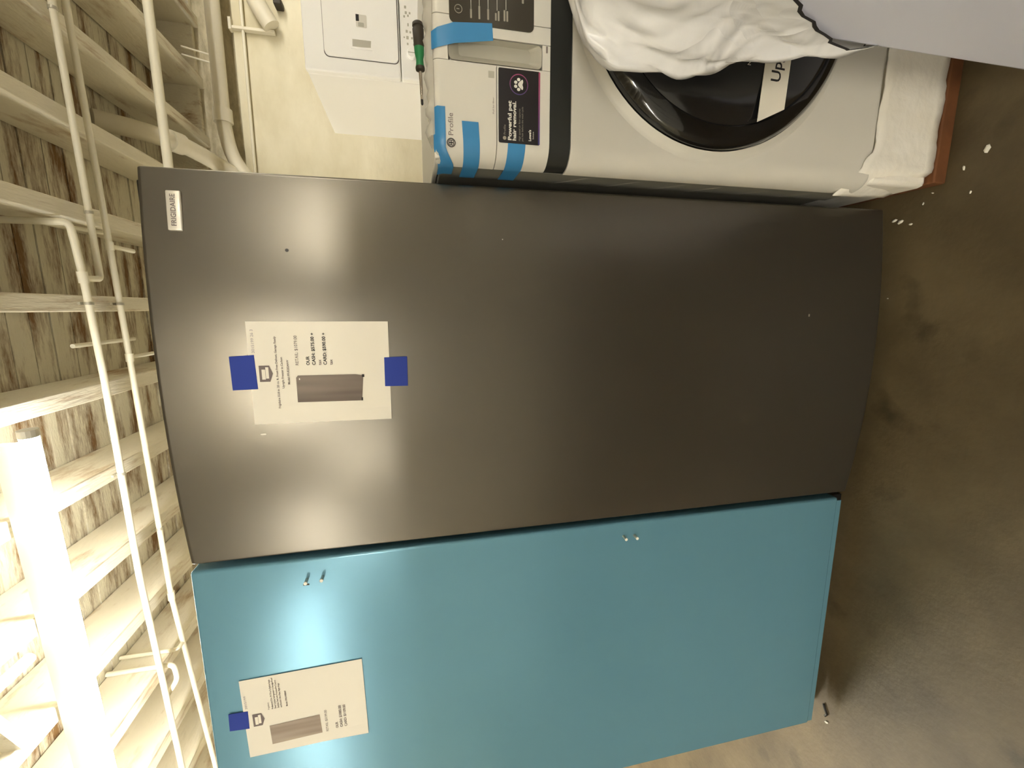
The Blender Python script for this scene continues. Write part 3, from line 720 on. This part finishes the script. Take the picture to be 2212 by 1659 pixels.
ld = slab2d('dryer_door', rrect(1.5565, 2.115, 1.3695, 1.6535, 0.018), LY0, 0.012, 'laundry', lc)
slab2d('handle_recess', [(1.598, 1.476), (1.622, 1.474), (1.622, 1.545), (1.594, 1.546)], LY0-0.0119, 0.0008, 'recess', ld)
slab2d('handle_lip', rrect(1.587, 1.594, 1.470, 1.552, 0.002), LY0-0.0119, 0.004, 'laundry', ld)
slab2d('latch_label', rrect(1.667, 1.712, 1.487, 1.528, 0.004), LY0-0.0119, 0.0010, 'light_print', ld)
slab2d('latch_label', rrect(1.688, 1.712, 1.516, 1.528, 0.001), LY0-0.0129, 0.0006, 'ink', ld)
slab2d('latch_label', rrect(1.669, 1.684, 1.498, 1.520, 0.003), LY0-0.0129, 0.0006, 'recess', ld)
for x, z in ((1.593, 1.316), (2.05, 1.316)):
    kn = lathe('knob', [(0.0225, -0.005), (0.0225, -0.0075), (0.0195, -0.0076), (0.0185, -0.022), (0.016, -0.025), (0.001, -0.025)], (x, LY0, z), 'laundry', cp, 28)
    slab2d('knob_pointer', rrect(x-0.0012, x+0.0012, z-0.012, z+0.014, 0.0008), LY0-0.0249, 0.0015, 'recess', kn)
for x, z, s in ((1.632, 1.330, .004), (1.632, 1.305, .004), (1.655, 1.330, .006), (1.655, 1.343, .003), (1.655, 1.312, .004), (1.678, 1.332, .005), (1.676, 1.318, .004), (1.70, 1.326, .003), (1.705, 1.326, .003), (1.731, 1.340, .004), (1.735, 1.325, .004), (1.745, 1.333, .005), (1.745, 1.318, .004), (1.765, 1.335, .005), (1.80, 1.33, .006), (1.83, 1.32, .005)):
    slab2d('panel_mark', rrect(x-s, x+s, z-s*0.8, z+s*0.8, s*0.3), LY0-0.0059, 0.0006, 'recess', cp)
for x in (LX0+0.05, LX1-0.05):
    for yy in (LY0+0.08, LY1-0.05): tube('foot', [(x, yy, 0), (x, yy, 0.03)], 0.02, 'black', lc)

# ---------------------------------------------------------------- wrapped appliance at the right edge
AX0, AY1 = 1.048, -0.275
ap = thing('wrapped_appliance', 'pale lavender appliance cabinet in the foreground under loose white plastic', 'appliance', (1.40, -0.62, 0))
box('cabinet', (AX0, -0.98, 0.03), (1.75, AY1, 1.06), 'lavender', ap, 0.008, 2)
for x in (AX0+0.06, 1.69):
    for yy in (-0.92, AY1-0.06): tube('foot', [(x, yy, 0), (x, yy, 0.032)], 0.02, 'black', ap)
# loose sheet: hung round the left face and the far corner
sil = [(0.40, 1.052), (0.455, 1.046), (0.50, 1.036), (0.567, 1.019), (0.629, 1.015), (0.70, 1.008), (0.75, 0.998), (0.827, 0.972), (0.902, 0.952), (0.96, 0.946), (1.009, 0.946), (1.03, 0.958), (1.065, 0.990), (1.085, 1.010), (1.10, 1.050), (1.112, 1.12)]
def silx(z):
    for (a, xa), (c, xc) in zip(sil, sil[1:]):
        if z <= c: return xa+(xc-xa)*max(0, z-a)/(c-a)
    return sil[-1][1]
hem = [(-0.86, 0.86), (-0.42, 0.80), (-0.365, 0.754), (-0.345, 0.712), (-0.329, 0.681), (-0.312, 0.640), (-0.301, 0.612), (-0.292, 0.580), (-0.286, 0.548), (-0.2845, 0.512), (-0.282, 0.470)]
vs = []; fs = []; NS, NZ = 60, 64
rnd = random.Random(5)
# plan path parameter: from the near left face, along it, round the far corner, to the right behind
def path(s, X):
    # s in 0..1
    if s < 0.70:
        t = s/0.70; yy = -0.85+(-0.283+0.85)*(1-(1-t)**1.7)
        g_ = max(0.0, (t-0.40)/0.60)
        return (AX0-0.006+(X-(AX0-0.006))*g_**2, yy)
    t = (s-0.70)/0.30
    a = pi*0.5*min(1, t*1.6)
    x = X+0.05*(1-math.cos(a))+max(0, t-0.6)*0.9
    return (x, -0.283+0.045*math.sin(a))
HL = []
for i in range(NS+1):
    s = i/NS
    x_, y_ = path(s, 1.0)
    if s < 0.70:
        yy = y_; zb = hem[0][1]
        for (a, za), (c, zc) in zip(hem, hem[1:]):
            if a <= yy <= c: zb = za+(zc-za)*(yy-a)/(c-a)
    else:
        t = (s-0.70)/0.30; zb = 0.470+0.03*t
    zb += 0.006*math.sin(i*1.9)+rnd.uniform(-0.003, 0.003)
    HL.append(zb)
    for k in range(NZ+1):
        t = k/NZ; z = zb+(1.105-zb)*t
        X = silx(z)+0.010
        x, yy = path(s, X)
        wr = 0.012*math.sin(14*s+9*z+3*math.sin(6*z))+0.010*abs(math.sin(26*s+8*z+1.5*math.sin(9*z)))+0.006*abs(math.sin(47*s-19*z+2*math.sin(11*z)))+0.002*math.sin(70*s+33*z)
        fall = min(1, t*5+0.15)*(1-max(0, (t-0.9)/0.1)*0.6)
        wr = wr*fall*(0.5+0.5*min(1, (AX0-X+0.03)/0.06))
        x = min(x - abs(wr)*0.4 - wr*0.6, AX0-0.003) if s < 0.70 else x-wr*0.3
        if t > 0.93: x += (t-0.93)/0.07*0.06
        vs.append((x, yy, z))
for i in range(NS):
    for k in range(NZ):
        q = i*(NZ+1)+k; fs.append((q, q+NZ+1, q+NZ+2, q+1))
# top cover of the sheet
base = len(vs)
for i in range(NS+1):
    v = vs[i*(NZ+1)+NZ]; vs.append((v[0]+0.10, v[1]*0.9-0.04, 1.112)); vs.append((1.55, v[1]*0.6-0.25, 1.112))
for i in range(NS):
    a = i*(NZ+1)+NZ; c = (i+1)*(NZ+1)+NZ; fs.append((a, c, base+2*(i+1), base+2*i)); fs.append((base+2*i, base+2*(i+1), base+2*(i+1)+1, base+2*i+1))
sheet = mesh('plastic_sheet', vs, fs, 'sheet', None, True)
ptsH = [Vector(vs[i*(NZ+1)]) for i in range(NS+1)]
sheet = rebase(sheet)
sheet['_w'] = tuple(sheet.location)
tag(sheet, 'loose white plastic sheet draped over the lavender appliance, covering the washer door', 'plastic sheet')
hv = []; hf = []
for i, p in enumerate(ptsH):
    wv = 0.0035+0.0035*abs(math.sin(i*0.8))
    dn = Vector((-0.0015, 0, 0))
    hv += [p+Vector((-0.001, 0, 0.002)), p+Vector((0.002, 0, -wv))]
for i in range(NS): hf.append((2*i, 2*i+2, 2*i+3, 2*i+1))
o = mesh('dark_hem_strip', hv, hf, 'ink', sheet)  # dark strip following the sheet's ragged lower edge

# ---------------------------------------------------------------- floor debris
for x, yy, s, lb in ((0.936, -0.179, 0.0085, 'long white foam crumb on the floor before the skid'), (0.906, -0.137, 0.005, 'small white foam crumb on the floor near the skid corner'), (0.844, -0.159, 0.0035, 'tiny white foam crumb out on the floor, beyond the skid corner'),
                 (0.807, 0.012, 0.0065, 'white foam crumb nearest the freezer corner, first of a row of three'), (0.801, -0.006, 0.007, 'white foam crumb in the middle of a row of three'), (0.791, -0.032, 0.0045, 'small white foam crumb, last of a row of three'),
                 (0.590, 0.001, 0.0025, 'tiny white crumb under the charcoal door middle'), (-0.857, 0.002, 0.0065, 'white crumb by the outer foot of the blue door'), (0.839, -0.056, 0.0035, 'small white crumb between the skid and the row of three'),
                 (0.862, -0.075, 0.003, 'tiny white crumb tight against the skid corner')):
    bm = bmesh.new(); bmesh.ops.create_icosphere(bm, subdivisions=1, radius=s)
    an = random.uniform(0, 3)
    for v in bm.verts:
        q = v.co; q.x *= 1.25+random.uniform(-0.2, 0.2); q.y *= 0.7+random.uniform(-0.2, 0.2); q.z *= 0.5
        q.x, q.y = q.x*math.cos(an)-q.y*math.sin(an), q.x*math.sin(an)+q.y*math.cos(an)
        v.co = Vector((x+q.x, yy+q.y, max(0, q.z+s*0.4)))
    tag(rebase(frombm('foam_crumb', bm, 'crumb')), lb, 'crumb', 'foam crumbs on the floor')
cv = tube('plastic_strip', [(-0.800, 0.020, 0.004), (-0.812, 0.012, 0.006), (-0.826, 0.004, 0.005), (-0.838, 0.010, 0.004)], 0.0038, 'black', None, 8)
tag(rebase(cv), 'curled black plastic strip on the floor at the blue door corner', 'strip')

# ---------------------------------------------------------------- unseen row added across the aisle, sized to block and bounce lamp light
YA = -3.0
for x, h, lb in ((-3.22, 1.85, 'unseen pale grey tall refrigerator added to shape light, first from the left'), (-2.35, 1.85, 'unseen pale grey tall refrigerator added to shape light, second from the left'), (-1.48, 1.85, 'unseen pale grey tall refrigerator added to shape light, third from the left'), (-0.61, 1.85, 'unseen pale grey tall refrigerator added to shape light, fourth from the left'), (0.26, 1.66, 'unseen shortest pale grey refrigerator added to shape light, between taller ones'), (1.13, 2.05, 'unseen extra tall pale grey refrigerator added to shape light, next to the last'), (2.00, 2.05, 'unseen extra tall pale grey refrigerator added to shape light, at the right end')):
    t = thing('light_blocker_fridge', lb, 'refrigerator', (x, YA-0.4, 0), 'unseen refrigerators added to shape light')
    box('cabinet', (x-0.42, YA-0.70, 0.03), (x+0.42, YA-0.07, h-0.01), 'grey_fridge', t, 0.004)
    d_ = box('door', (x-0.425, YA-0.065, 0.07), (x+0.425, YA, h), 'grey_fridge', t, 0.006)
    tube('handle', [(x-0.36, YA, 0.7), (x-0.36, YA+0.04, 0.72), (x-0.36, YA+0.04, 1.38), (x-0.36, YA, 1.40)], 0.012, 'chrome', d_, 10)
    for fx in (-0.36, 0.36): tube('foot', [(x+fx, YA-0.15, 0), (x+fx, YA-0.15, 0.032)], 0.02, 'black', t)

for o in S.objects:
    if '_w' in o: del o['_w']
